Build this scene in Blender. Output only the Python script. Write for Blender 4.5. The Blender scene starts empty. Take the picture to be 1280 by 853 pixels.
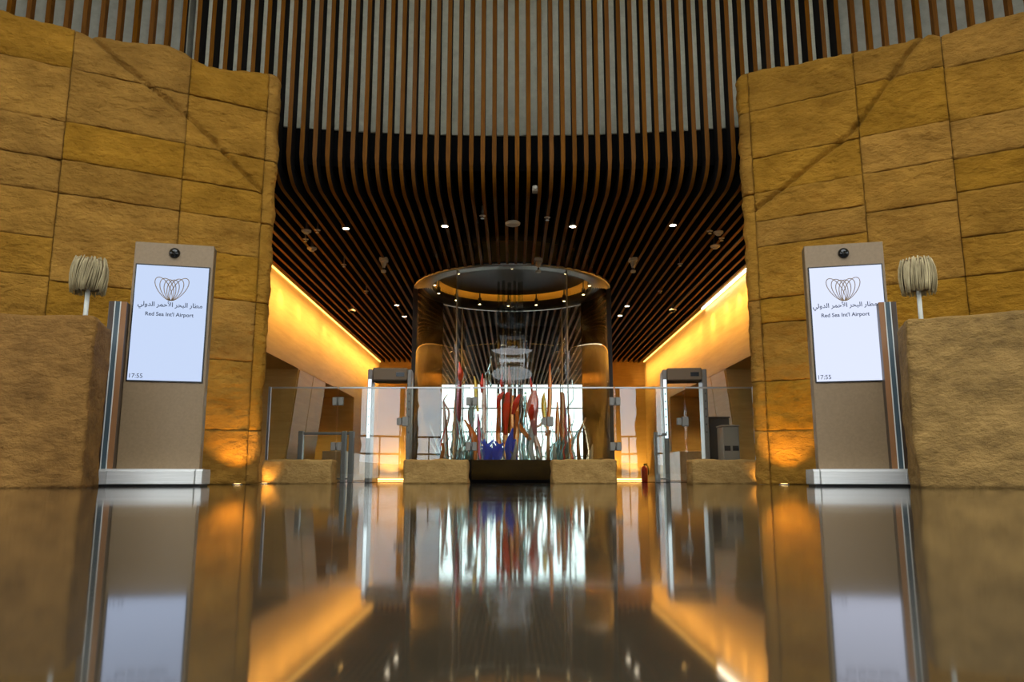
import bpy, math, random
from mathutils import Vector, noise
random.seed(7)
S = bpy.context.scene
C = S.collection
PI = math.pi

# ---------------------------------------------------------------- camera
cam_d = bpy.data.cameras.new('camera'); cam = bpy.data.objects.new('camera', cam_d); C.objects.link(cam)
cam_d.sensor_width = 36.0; cam_d.sensor_fit = 'HORIZONTAL'; cam_d.lens = 975.0/1280*36
cam_d.clip_start = 0.02; cam_d.clip_end = 2000
cam.location = (0, 0, 0.08); cam.rotation_euler = (math.radians(90+10.0), 0, 0)
S.camera = cam
# ---------------------------------------------------------------- colour management
S.view_settings.view_transform = 'Standard'; S.view_settings.look = 'None'
S.view_settings.gamma = 1.0; S.view_settings.use_curve_mapping = False
S.view_settings.exposure = 0.0
# ---------------------------------------------------------------- world: soft clear late-day sky
SKY = 5.0
w = bpy.data.worlds.new('sky'); S.world = w; w.use_nodes = True
nt = w.node_tree; nt.nodes.clear()
o_ = nt.nodes.new('ShaderNodeOutputWorld'); bg = nt.nodes.new('ShaderNodeBackground')
tc = nt.nodes.new('ShaderNodeTexCoord'); sx = nt.nodes.new('ShaderNodeSeparateXYZ'); cr = nt.nodes.new('ShaderNodeValToRGB')
nt.links.new(tc.outputs['Generated'], sx.inputs[0]); nt.links.new(sx.outputs['Z'], cr.inputs[0])
cr.color_ramp.elements[0].position = 0.0; cr.color_ramp.elements[0].color = (0.90, 0.94, 0.96, 1)
cr.color_ramp.elements[1].position = 0.6; cr.color_ramp.elements[1].color = (0.82, 0.85, 0.88, 1)
e = cr.color_ramp.elements.new(0.12); e.color = (0.78, 0.89, 0.97, 1)
nt.links.new(cr.outputs[0], bg.inputs[0]); bg.inputs[1].default_value = SKY
nt.links.new(bg.outputs[0], o_.inputs[0])
WARM = (1.0, 0.52, 0.10)

# ================================================================ helpers
class MB:
    """collects faces for one mesh object"""
    def __init__(s): s.v = []; s.f = []; s.m = []; s.sm = []
    def face(s, idx, m=0, smooth=False): s.f.append(idx); s.m.append(m); s.sm.append(smooth)
    def quad(s, a, b, c, d, m=0):
        n = len(s.v); s.v += [a, b, c, d]; s.face((n, n+1, n+2, n+3), m)
    def box(s, x0, x1, y0, y1, z0, z1, m=0):
        n = len(s.v)
        s.v += [(x0,y0,z0),(x1,y0,z0),(x1,y1,z0),(x0,y1,z0),(x0,y0,z1),(x1,y0,z1),(x1,y1,z1),(x0,y1,z1)]
        for q in ((0,3,2,1),(4,5,6,7),(0,1,5,4),(1,2,6,5),(2,3,7,6),(3,0,4,7)): s.face(tuple(n+i for i in q), m)
    def bbox(s, x0, x1, y0, y1, z0, z1, b=0.008, m=0):
        """box with chamfered edges"""
        n = len(s.v)
        cx, cy, cz = (x0+x1)/2, (y0+y1)/2, (z0+z1)/2; hx, hy, hz = (x1-x0)/2, (y1-y0)/2, (z1-z0)/2
        b = min(b, hx*.45, hy*.45, hz*.45)
        P = []
        idx = {}
        for sx_ in (-1,1):
            for sy_ in (-1,1):
                for sz_ in (-1,1):
                    for ax in range(3):
                        p = [hx*sx_, hy*sy_, hz*sz_]; sg = (sx_,sy_,sz_)
                        for k in range(3):
                            if k != ax: p[k] -= b*sg[k]
                        idx[(sx_,sy_,sz_,ax)] = len(P); P.append((cx+p[0], cy+p[1], cz+p[2]))
        s.v += P
        def F(keys):
            pts = [Vector(P[idx[k]]) for k in keys]
            nn = (pts[1]-pts[0]).cross(pts[2]-pts[0]); ctr = sum(pts, Vector())/len(pts) - Vector((cx,cy,cz))
            ks = keys if nn.dot(ctr) > 0 else keys[::-1]
            s.face(tuple(n+idx[k] for k in ks), m)
        for ax in range(3):
            for sg in (-1,1):
                ks = []
                for a, c in ((-1,-1),(1,-1),(1,1),(-1,1)):
                    t = [0,0,0]; t[ax] = sg; t[(ax+1)%3] = a; t[(ax+2)%3] = c; ks.append((*t, ax))
                F(ks)
        for ax in range(3):
            a1, a2 = (ax+1)%3, (ax+2)%3
            for s1 in (-1,1):
                for s2 in (-1,1):
                    t0 = [0,0,0]; t0[ax] = -1; t0[a1] = s1; t0[a2] = s2; t1 = list(t0); t1[ax] = 1
                    F([(*t0,a1),(*t1,a1),(*t1,a2),(*t0,a2)])
        for sx_ in (-1,1):
            for sy_ in (-1,1):
                for sz_ in (-1,1): F([(sx_,sy_,sz_,0),(sx_,sy_,sz_,1),(sx_,sy_,sz_,2)])
    def lathe(s, prof, n=24, cx=0, cy=0, m=0, smooth=True, close=True):
        """prof: list of (r, z) bottom to top"""
        b = len(s.v)
        for r, z in prof:
            for k in range(n):
                a = 2*PI*k/n; s.v.append((cx+r*math.cos(a), cy+r*math.sin(a), z))
        for j in range(len(prof)-1):
            for k in range(n):
                k2 = (k+1) % n
                s.face((b+j*n+k, b+j*n+k2, b+(j+1)*n+k2, b+(j+1)*n+k), m, smooth)
        if close:
            s.face(tuple(b+k for k in range(n))[::-1], m)
            t = b+(len(prof)-1)*n; s.face(tuple(t+k for k in range(n)), m)
    def tube(s, pts, rad, n=8, m=0, smooth=True):
        pts = [Vector(p) for p in pts]; b = len(s.v)
        if not hasattr(rad, '__len__'): rad = [rad]*len(pts)
        up = Vector((0,1,0)); prev = None
        for i, p in enumerate(pts):
            d = (pts[min(i+1,len(pts)-1)] - pts[max(i-1,0)]).normalized()
            if prev is None:
                u = d.cross(up)
                if u.length < .05: u = d.cross(Vector((1,0,0)))
                u.normalize()
            else: u = (prev - d*prev.dot(d)).normalized()
            prev = u; v = d.cross(u)
            for k in range(n):
                a = 2*PI*k/n; q = p + (u*math.cos(a)+v*math.sin(a))*rad[i]; s.v.append(tuple(q))
        for i in range(len(pts)-1):
            for k in range(n):
                k2 = (k+1)%n; s.face((b+i*n+k, b+i*n+k2, b+(i+1)*n+k2, b+(i+1)*n+k), m, smooth)
        s.face(tuple(b+k for k in range(n))[::-1], m); t = b+(len(pts)-1)*n; s.face(tuple(t+k for k in range(n)), m)
    def arc_wall(s, cx, cy, r0, r1, z0, z1, a0, a1, n=24, m=0):
        """curved slab; angle measured from -Y (towards the camera), positive to +X, degrees"""
        b = len(s.v)
        for k in range(n+1):
            a = math.radians(a0+(a1-a0)*k/n); sn, cs = math.sin(a), -math.cos(a)
            s.v += [(cx+r0*sn, cy+r0*cs, z0),(cx+r1*sn, cy+r1*cs, z0),(cx+r1*sn, cy+r1*cs, z1),(cx+r0*sn, cy+r0*cs, z1)]
        for k in range(n):
            i = b+4*k; j = i+4
            s.face((i, i+3, j+3, j), m, True); s.face((i+1, j+1, j+2, i+2), m, True)
            s.face((i+2, j+2, j+3, i+3), m); s.face((i, j, j+1, i+1), m)
        s.face((b, b+1, b+2, b+3), m); e_ = b+4*n; s.face((e_, e_+3, e_+2, e_+1), m)

def mesh(mb, mats, name='mesh'):
    me = bpy.data.meshes.new(name); me.from_pydata(mb.v, [], mb.f)
    for mt in (mats if isinstance(mats, (list, tuple)) else [mats]): me.materials.append(mt)
    me.polygons.foreach_set('material_index', mb.m); me.polygons.foreach_set('use_smooth', mb.sm)
    me.update(); return me
def obj(name, mb, mats, parent=None, loc=None):
    o = bpy.data.objects.new(name, mb if isinstance(mb, bpy.types.Mesh) else mesh(mb, mats, name)); C.objects.link(o)
    if parent: o.parent = parent
    if loc: o.location = loc
    return o
def thing(name, label, cat, loc=(0,0,0), rotz=0, group=None):
    o = bpy.data.objects.new(name, None); C.objects.link(o); o.location = loc; o.rotation_euler = (0,0,rotz)
    o.empty_display_size = .1
    return tag(o, label, cat, group)
def tag(o, label, cat, group=None):
    o['label'] = label; o['category'] = cat
    if group: o['group'] = group
    return o
def struct(name, mb, mats, label=None, parent=None):
    o = obj(name, mb, mats, parent); o['kind'] = 'structure'
    if label: o['label'] = label
    return o
def sub(p, name, mats, fn, *a, **k):
    mb = MB(); getattr(mb, fn)(*a, **k); return obj(name, mb, mats, p)

# ================================================================ materials
def mat(name, col, rough=.5, metal=0.0, spec=.5, emit=None, es=1.0):
    m = bpy.data.materials.new(name); m.use_nodes = True; b = m.node_tree.nodes['Principled BSDF']
    b.inputs['Base Color'].default_value = (*col, 1); b.inputs['Roughness'].default_value = rough
    b.inputs['Metallic'].default_value = metal; b.inputs['Specular IOR Level'].default_value = spec
    if emit: b.inputs['Emission Color'].default_value = (*emit, 1); b.inputs['Emission Strength'].default_value = es
    return m
def vary(m, c0, c1, scale=4.0, detail=6, bump=0.0, bscale=None, bdist=.02, stretch=(1,1,1), rnd=0.0, rough=None, p0=.3, p1=.7):
    """two-tone noise colour, fine relief and per-piece brightness"""
    t = m.node_tree; N = t.nodes; L = t.links; b = N['Principled BSDF']
    g = N.new('ShaderNodeNewGeometry'); mp = N.new('ShaderNodeMapping'); mp.inputs['Scale'].default_value = stretch
    L.new(g.outputs['Position'], mp.inputs[0])
    n = N.new('ShaderNodeTexNoise'); n.inputs['Scale'].default_value = scale; n.inputs['Detail'].default_value = detail
    n.inputs['Roughness'].default_value = .7
    L.new(mp.outputs[0], n.inputs['Vector'])
    r = N.new('ShaderNodeValToRGB'); r.color_ramp.elements[0].position = p0; r.color_ramp.elements[1].position = p1
    r.color_ramp.elements[0].color = (*c0,1); r.color_ramp.elements[1].color = (*c1,1)
    L.new(n.outputs['Fac'], r.inputs[0]); out = r.outputs[0]
    if rnd:
        oi = N.new('ShaderNodeObjectInfo'); h = N.new('ShaderNodeHueSaturation')
        mr = N.new('ShaderNodeMapRange'); mr.inputs['To Min'].default_value = 1-rnd; mr.inputs['To Max'].default_value = 1+rnd
        L.new(oi.outputs['Random'], mr.inputs['Value']); L.new(mr.outputs[0], h.inputs['Value'])
        mr2 = N.new('ShaderNodeMapRange'); mr2.inputs['To Min'].default_value = 1.03; mr2.inputs['To Max'].default_value = .96
        ma = N.new('ShaderNodeMath'); ma.operation = 'FRACT'; mm = N.new('ShaderNodeMath'); mm.operation = 'MULTIPLY'; mm.inputs[1].default_value = 7.31
        L.new(oi.outputs['Random'], mm.inputs[0]); L.new(mm.outputs[0], ma.inputs[0]); L.new(ma.outputs[0], mr2.inputs['Value'])
        L.new(mr2.outputs[0], h.inputs['Saturation'])
        L.new(out, h.inputs['Color']); out = h.outputs[0]
    L.new(out, b.inputs['Base Color'])
    if bump:
        n2 = N.new('ShaderNodeTexNoise'); n2.inputs['Scale'].default_value = bscale or scale*4; n2.inputs['Detail'].default_value = 10
        n2.inputs['Roughness'].default_value = .65; L.new(mp.outputs[0], n2.inputs['Vector'])
        bp = N.new('ShaderNodeBump'); bp.inputs['Strength'].default_value = bump; bp.inputs['Distance'].default_value = bdist
        L.new(n2.outputs['Fac'], bp.inputs['Height']); L.new(bp.outputs[0], b.inputs['Normal'])
    if rough:
        mr3 = N.new('ShaderNodeMapRange'); mr3.inputs['To Min'].default_value = rough[0]; mr3.inputs['To Max'].default_value = rough[1]
        L.new(n.outputs['Fac'], mr3.inputs['Value']); L.new(mr3.outputs[0], b.inputs['Roughness'])
    return m
def clear_glass(name, tint=(.93,.97,.96), ior=1.5, gain=1.0):
    m = bpy.data.materials.new(name); m.use_nodes = True; t = m.node_tree; N = t.nodes; L = t.links; N.clear()
    o = N.new('ShaderNodeOutputMaterial'); mx = N.new('ShaderNodeMixShader'); tr = N.new('ShaderNodeBsdfTransparent'); gl = N.new('ShaderNodeBsdfGlossy')
    tr.inputs[0].default_value = (*tint,1); gl.inputs['Roughness'].default_value = 0.0; gl.inputs[0].default_value = (1,1,1,1)
    g = N.new('ShaderNodeNewGeometry'); mr = N.new('ShaderNodeMapRange'); mr.inputs['To Min'].default_value = ior; mr.inputs['To Max'].default_value = 1/ior
    L.new(g.outputs['Backfacing'], mr.inputs['Value'])
    fr = N.new('ShaderNodeFresnel'); L.new(mr.outputs[0], fr.inputs['IOR'])
    mu = N.new('ShaderNodeMath'); mu.operation = 'MULTIPLY'; mu.inputs[1].default_value = gain; mu.use_clamp = True
    L.new(fr.outputs[0], mu.inputs[0]); L.new(mu.outputs[0], mx.inputs[0])
    L.new(tr.outputs[0], mx.inputs[1]); L.new(gl.outputs[0], mx.inputs[2]); L.new(mx.outputs[0], o.inputs[0])
    return m
def art_glass(name, col, clear=.42):
    """coloured blown glass: refracting body with some light scattered inside it"""
    m = bpy.data.materials.new(name); m.use_nodes = True; t = m.node_tree; N = t.nodes; L = t.links
    p = N['Principled BSDF']; o = N['Material Output']; mx = N.new('ShaderNodeMixShader'); tl = N.new('ShaderNodeBsdfTranslucent'); df = N.new('ShaderNodeBsdfDiffuse'); m2 = N.new('ShaderNodeMixShader')
    df.inputs[0].default_value = (*col,1); m2.inputs[0].default_value = .5; L.new(tl.outputs[0], m2.inputs[1]); L.new(df.outputs[0], m2.inputs[2])
    p.inputs['Base Color'].default_value = (*[c**.5 for c in col],1); p.inputs['Transmission Weight'].default_value = 1.0; p.inputs['Roughness'].default_value = .04; p.inputs['IOR'].default_value = 1.22
    tl.inputs[0].default_value = (*col,1); mx.inputs[0].default_value = clear
    L.new(m2.outputs[0], mx.inputs[1]); L.new(p.outputs[0], mx.inputs[2]); L.new(mx.outputs[0], o.inputs[0])
    return m
def glow(name, col, s):
    m = bpy.data.materials.new(name); m.use_nodes = True; t = m.node_tree; t.nodes.clear()
    o = t.nodes.new('ShaderNodeOutputMaterial'); e = t.nodes.new('ShaderNodeEmission'); e.inputs[0].default_value = (*col,1); e.inputs[1].default_value = s
    t.links.new(e.outputs[0], o.inputs[0]); return m

M = {}
M['stone'] = vary(mat('split sandstone', (.5,.3,.08), .85, spec=.2), (.25,.117,.010), (.52,.262,.034), 1.7, 10, bump=1.0, bscale=7, bdist=.11, rnd=.10, stretch=(1,1,1.8))
M['deskstone'] = vary(mat('tan sandstone', (.5,.3,.1), .85, spec=.2), (.15,.088,.026), (.40,.240,.074), 3.0, 10, bump=.9, bscale=9, bdist=.06, stretch=(1,1,1.6))
M['deskstone2'] = vary(mat('brown sandstone', (.3,.15,.04), .85, spec=.2), (.13,.062,.013), (.31,.158,.038), 3.0, 10, bump=.9, bscale=9, bdist=.06, stretch=(1,1,1.6))
M['blockstone'] = vary(mat('buff sandstone', (.3,.15,.04), .85, spec=.2), (.27,.155,.045), (.46,.285,.095), 5.0, 8, bump=.9, bscale=16, bdist=.03, stretch=(1,1,1.6))
M['mortar'] = mat('dark joint', (.06,.035,.012), .95, spec=.1)
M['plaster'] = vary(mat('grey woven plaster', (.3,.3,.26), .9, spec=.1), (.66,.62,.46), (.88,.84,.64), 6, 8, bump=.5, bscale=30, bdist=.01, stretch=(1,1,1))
M['slat'] = vary(mat('brown timber slat', (.22,.09,.025), .6, spec=.08), (.105,.038,.0035), (.18,.068,.0065), 3, 5, stretch=(14,1.0,1.0), rnd=.12)
M['plaster_dimmed'] = vary(mat('dimmed grey plaster', (.3,.3,.26), .9, spec=.1), (.22,.215,.175), (.30,.29,.24), 6, 8, bump=.5, bscale=30, bdist=.01)  # darker plaster copy: dimming put into the colour where shallow slats let in more light
M['slatside'] = mat('dark slat side', (.012,.010,.009), .8, spec=.1)
M['black'] = mat('black void paint', (.006,.006,.006), .95, spec=.05)
M['gold'] = vary(mat('golden travertine panel', (.5,.33,.1), .5, spec=.25), (.46,.29,.095), (.58,.385,.14), 1.5, 8, bump=.15, bscale=25, bdist=.01, stretch=(1,.5,6), rnd=.08)
M['pale'] = vary(mat('pale stone panel', (.6,.5,.38), .35), (.44,.30,.16), (.62,.46,.28), 3, 8, bump=.3, bscale=25, bdist=.01)
M['jamb'] = mat('white jamb', (.70,.72,.71), .5)
M['floor'] = vary(mat('polished stone floor', (.07,.06,.05), .06), (.026,.020,.012), (.046,.036,.022), .9, 8, rough=(.015,.10), stretch=(.5,1.6,1))
M['floor'].node_tree.nodes['Principled BSDF'].inputs['IOR'].default_value = 1.55
M['sand'] = vary(mat('sand', (.6,.5,.38), .95), (.62,.57,.47), (.72,.67,.56), .05, 6)
M['bronze'] = vary(mat('polished bronze', (.42,.27,.10), .16, 1.0), (.36,.22,.075), (.46,.30,.12), 2, 4, stretch=(1,1,.2))
M['goldmetal'] = mat('gold cove', (.75,.5,.14), .45, .6)
M['darkmetal'] = mat('dark bronze', (.03,.02,.012), .45, .3)
M['darkceil'] = mat('dark drum ceiling', (.03,.023,.015), .5, .0)
M['steel'] = vary(mat('brushed steel', (.62,.62,.60), .5, .8), (.66,.67,.64), (.82,.82,.80), 3, 5, stretch=(1,1,30))
M['clamp'] = mat('dull clamp steel', (.20,.19,.165), .5, .6)
M['satin'] = mat('satin steel', (.45,.46,.45), .35, 1.0)
M['kiosk'] = vary(mat('bronze kiosk paint', (.3,.2,.12), .45), (.185,.124,.060), (.225,.150,.076), 40, 3)
M['kioskdark'] = mat('dark brown kiosk edge', (.055,.034,.02), .4)
M['rust'] = mat('rust brown panel', (.26,.12,.045), .4)
M['bezel'] = mat('black screen bezel', (.008,.010,.013), .25)
M['slate'] = mat('slate strip', (.055,.085,.10), .35)
M['line'] = mat('pale inlay line', (.62,.64,.60), .4)
M['screen'] = glow('lit screen', (.62,.74,1.0), .95)
M['screen2'] = glow('lit bright screen', (.74,.80,1.0), 1.05)
M['navy'] = mat('navy lettering', (.012,.025,.065), .5)
M['logo'] = mat('bronze emblem line', (.17,.105,.045), .5)
M['lens'] = mat('black dome', (.004,.004,.004), .06)
M['reed'] = vary(mat('dried reed', (.5,.42,.26), .85), (.13,.10,.045), (.46,.38,.21), 14, 5, stretch=(1,1,.15), rnd=.3)
M['reeddark'] = mat('reed core', (.13,.085,.035), .9)
M['white'] = mat('white enamel', (.72,.74,.68), .4)
M['plastic'] = mat('ivory plastic', (.42,.37,.28), .5)
M['fixture'] = mat('dark fixture', (.02,.018,.015), .5)
M['glass'] = clear_glass('barrier glass', (.93,.965,.95))
M['drumglass'] = clear_glass('drum glass', (.95,.96,.95))
M['rod'] = clear_glass('clear rod glass', (.86,.90,.90), 1.5, 1.0)
M['grey'] = mat('grey scanner housing', (.15,.115,.08), .6, spec=.2)
M['greyblue'] = mat('grey blue post', (.17,.165,.155), .35, .3, spec=.3)
M['darkgrey'] = mat('charcoal cabinet', (.045,.047,.050), .45)
M['tancab'] = mat('tan cabinet', (.24,.19,.145), .5)
M['red'] = mat('red enamel', (.50,.012,.008), .3)
M['rubber'] = mat('black rubber', (.01,.01,.01), .6)
M['led'] = glow('warm cove strip', WARM, 4.0)
M['ledwhite'] = glow('bright cove strip', (1.0,.86,.62), 14.0)
M['lamp'] = glow('downlight glow', (1.0,.85,.62), 14.0)
M['spot'] = glow('spot glow', (1.0,.72,.35), 14.0)
M['strip'] = glow('gate light strip', (.85,.94,1.0), 1.6)
M['uplight'] = glow('uplight lens', (1.0,.62,.2), 8.0)

# ================================================================ constants
H = 4.82            # underside of the slat ceiling
W = 5.48            # half width of the passage
DY, DR = 19.44, 2.44  # glass drum
def yfront(x): return 12.2 - (21.0 - math.sqrt(max(21.0**2 - x*x, 1)))

# ================================================================ setting: ground, floor
mb = MB(); n = 64
mb.v.append((0,-3,0))
for k in range(n): a = 2*PI*k/n; mb.v.append((20*math.cos(a), -3+20*math.sin(a), 0))
for k in range(n): mb.face((0, 1+k, 1+(k+1)%n))
mb.quad((-9,12,0.0),(9,12,0.0),(9,44,0.0),(-9,44,0.0))
mb.v[-4:] = [(-9,15.0,0.0),(9,15.0,0.0),(9,44,0.0),(-9,44,0.0)]
floor = struct('floor', mb, M['floor'], 'dark polished stone floor mirroring the hall')
mb = MB(); mb.quad((-600,-600,-.06),(600,-600,-.06),(600,600,-.06),(-600,600,-.06))
g = struct('ground', mb, M['sand'], 'pale sand ground outside the hall')
# low dunes round the building
mb = MB(); na, nr = 72, 8
for j in range(nr):
    r = 70+j*26
    for k in range(na):
        a = 2*PI*k/na; p = Vector((math.cos(a)*2.2, math.sin(a)*2.2, j*.35))
        h = max(0, (noise.noise(p)+.45))*6.5*math.sin(PI*j/(nr-1)) - .2
        mb.v.append((r*math.cos(a), r*math.sin(a), h))
for j in range(nr-1):
    for k in range(na):
        k2 = (k+1)%na; mb.face((j*na+k, j*na+k2, (j+1)*na+k2, (j+1)*na+k), 0, True)
struct('dunes', mb, M['sand'], 'low pale dunes beyond the hall windows')

# ================================================================ rough stone walls either side of the passage
def fbm(p, o=4):
    s_, a = 0.0, 1.0
    for _ in range(o): s_ += a*noise.noise(p); p = p*2.03+Vector((3.1,1.7,5.3)); a *= .52
    return s_
def ptseg(p, a, b):
    ax, ay = a; bx, by = b; dx, dy = bx-ax, by-ay
    t = max(0, min(1, ((p[0]-ax)*dx+(p[1]-ay)*dy)/(dx*dx+dy*dy))); return math.hypot(p[0]-ax-t*dx, p[1]-ay-t*dy)
def lerp_prof(prof, t):
    for (a, za), (b, zb) in zip(prof, prof[1:]):
        if t <= b: return za+(zb-za)*max(0, (t-a))/(b-a)
    return prof[-1][1]
def stone_wall(name, side, p0, d, cols, rows_by_col, prof, groove, label):
    L_ = math.hypot(*d); d = (d[0]/L_, d[1]/L_)
    nrm = (-d[1]*side, d[0]*side)
    if nrm[1] > 0: nrm = (-nrm[0], -nrm[1])
    def wp(t, z, nn): return (p0[0]+d[0]*t+nrm[0]*nn, p0[1]+d[1]*t+nrm[1]*nn, z)
    core = MB(); T = cols[-1]
    ring = [wp(.12,0,-.11), wp(T,0,-.11), wp(T,0,-.75), wp(.12,0,-.75)]
    b = len(core.v); core.v += [(x,y,0) for x,y,_ in ring]+[(x,y,5.72) for x,y,_ in ring]
    for q in ((0,1,5,4),(1,2,6,5),(2,3,7,6),(3,0,4,7),(4,5,6,7)): core.face(tuple(b+i for i in q))
    wall = struct(name, core, M['mortar'], label)
    seed = 0 if side < 0 else 40
    for ci in range(len(cols)-1):
        t0, t1 = cols[ci], cols[ci+1]; rows = rows_by_col[ci]
        for ri in range(len(rows)-1):
            z0, z1 = rows[ri], rows[ri+1]; top = ri == len(rows)-2
            seed += 1; off = random.uniform(-.007, .008); tlx, tlz = random.uniform(-.004,.004), random.uniform(-.005,.005)
            nu = max(4, int((t1-t0)/.026)); nz = max(4, int((z1-z0)/.026)); mb = MB(); gap = .003
            for j in range(nz+1):
                for i in range(nu+1):
                    fu, fz = i/nu, j/nz; t = t0+gap+(t1-t0-2*gap)*fu
                    zt = lerp_prof(prof, t) if top else z1-gap
                    z = z0+gap+(zt-z0-gap)*fz
                    p = Vector((t*1.5, z*2.4, seed*3.7))
                    ed = min(min(fu, 1-fu)*(t1-t0), min(fz, 1-fz)*(z1-z0))
                    nn = off+tlx*(fu-.5)*2+tlz*(fz-.5)*2 + .015*fbm(p*1.4) + .032*abs(noise.noise(p*2.6)) + .022*abs(noise.noise(p*6.3)) + .010*noise.noise(p*14)
                    nn -= .016*max(0, 1-ed/.03)**1.5*(.6+.8*noise.noise(Vector((t*5,z*5,3.3))))
                    if ci == 0: # rounded, ragged end
                        c_ = max(0, 1-(t-t0)/.11); nn -= .09*c_*c_; t += .035*fbm(Vector((z*3.0, 9.1*side, 2)))*(1-fu)
                    if top: nn -= .10*max(0, 1-(zt-z)/.12)**2; z += .02*fbm(Vector((t*4, 5.5*side, 1)))*fz
                    gd = min(ptseg((t,z), a_, b_) for a_, b_ in zip(groove, groove[1:]))
                    nn -= .10*max(0, 1-gd/.042)
                    mb.v.append(wp(t, z, nn))
            for j in range(nz):
                for i in range(nu):
                    q = (j*(nu+1)+i, j*(nu+1)+i+1, (j+1)*(nu+1)+i+1, (j+1)*(nu+1)+i); mb.face(q if side > 0 else q[::-1], 0, True)
            bd = [i for i in range(nu+1)]+[j*(nu+1)+nu for j in range(1,nz+1)]+[nz*(nu+1)+i for i in range(nu-1,-1,-1)]+[j*(nu+1) for j in range(nz-1,0,-1)]
            dep = .7 if (top or ci == 0) else .12; b = len(mb.v)
            for k in bd:
                x, y, z = mb.v[k]; mb.v.append((x-nrm[0]*dep, y-nrm[1]*dep, z))
            m_ = len(bd)
            for k in range(m_): k2 = (k+1)%m_; mb.face((bd[k], b+k, b+k2, bd[k2]) if side > 0 else (bd[k2], b+k2, b+k, bd[k]))
            obj('stone', mb, M['stone'], wall)
    return wall
R0 = [0, .72, 1.66, 2.5, 3.14, 3.65, 4.11, 4.61, 5.35, 6.0]
R1 = [0, .72, 1.68, 2.5, 3.65, 4.10, 4.62, 5.35, 6.0]
R2 = [0, .80, 1.70, 2.55, 3.05, 3.65, 4.09, 4.605, 5.345, 6.0]
profL = [(-.1,5.93),(.05,5.99),(.165,6.0),(.475,5.955),(.8,5.90),(1.017,5.87),(1.225,5.95),(1.45,6.03),(1.655,6.05),(2.0,5.96),(2.19,5.93),(2.66,5.93),(3.5,5.98),(6,6.0)]
profR = [(-.15,5.94),(.0,6.02),(.1,6.03),(.8,5.98),(1.5,5.93),(2.2,5.91),(2.47,5.93),(2.6,5.86),(3.0,5.90),(3.53,5.92),(6,5.95)]
stone_wall('wall_left', -1, (-3.42,10.7), (-.875,-.485), [-.03,.17,1.235,2.665,4.1,5.4], [[0,.72,2.5,3.65,4.6,5.35,6.0],R0,R1,R2,R0], profL,
    [(2.576,5.98),(2.2,5.65),(1.755,5.361),(1.225,5.033),(.7,4.58),(.184,4.12)], 'rough split golden sandstone wall with a diagonal groove, left of the passage')
stone_wall('wall_right', 1, (3.38,10.7), (.875,-.5), [-.09,.105,1.535,2.6,4.1,5.4], [[0,.72,1.39,2.54,4.1,5.35,6.0],[0,.72,1.39,2.2,2.55,3.3,3.675,4.1,4.63,5.35,6.0],[0,.8,1.6,2.55,3.56,4.105,4.63,5.39,6.0],R2,R0], profR,
    [(2.49,6.0),(2.2,5.68),(1.952,5.365),(1.53,4.838),(1.339,4.656),(.9,4.38),(.45,4.075),(.1,3.86)], 'rough split golden sandstone wall with a diagonal groove, right of the passage')

# ================================================================ slat front and ceiling of the passage
mb = MB()
mb.box(-W-2.4, W+2.4, 12.75, 44, 5.6, 5.8)
ceiling = struct('ceiling', mb, M['black'], 'black ceiling void hung with long timber slats')
def curved_band(x0, x1, dy, th, z0, z1, n=40, m=0):
    mb = MB()
    for k in range(n+1):
        x = x0+(x1-x0)*k/n; y = yfront(x)+dy
        mb.v += [(x,y,z0),(x,y+th,z0),(x,y+th,z1),(x,y,z1)]
    for k in range(n):
        i = 4*k; j = i+4
        mb.face((i,j,j+3,i+3),m,True); mb.face((i+1,i+2,j+2,j+1),m,True); mb.face((i+2,i+3,j+3,j+2),m); mb.face((i,i+1,j+1,j),m)
    mb.face((0,3,2,1)); e_ = 4*n; mb.face((e_,e_+1,e_+2,e_+3)); return mb
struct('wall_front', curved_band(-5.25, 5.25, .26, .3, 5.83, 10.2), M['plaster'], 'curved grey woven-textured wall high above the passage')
struct('wall_front_left', curved_band(-13, -5.25, .05, .5, 0, 10.2), M['plaster_dimmed'], 'curved grey textured wall behind slats on the left')
struct('wall_front_right', curved_band(5.25, 13, .05, .5, 0, 10.2), M['plaster_dimmed'], 'curved grey textured wall behind slats on the right')
struct('trim_1', curved_band(-W-.4, W+.4, .30, .2, 5.2, 5.85), M['black'], 'black recessed band above the passage opening')
def slat_mesh(x, segs):
    """segs: profile polylines (y,z) with inward normals -> one board lying in the plane X = const"""
    mb = MB()
    for pts in segs:
        b = len(mb.v); k = len(pts)
        for (y, z, ny, nz_) in pts:
            dd = .25; hw = .036 if nz_ < .01 else .030
            mb.v += [(x-hw,y,z),(x+hw,y,z),(x+hw,y+ny*dd,z+nz_*dd),(x-hw,y+ny*dd,z+nz_*dd)]
        for i in range(k-1):
            a = b+4*i; c = a+4
            mb.face((a,a+1,c+1,c),0); mb.face((a+1,a+2,c+2,c+1),1); mb.face((a+2,a+3,c+3,c+2),1); mb.face((a+3,a,c,c+3),1)
        mb.face((b,b+3,b+2,b+1),1); e_ = b+4*(k-1); mb.face((e_,e_+1,e_+2,e_+3),1)
    return mb
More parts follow.
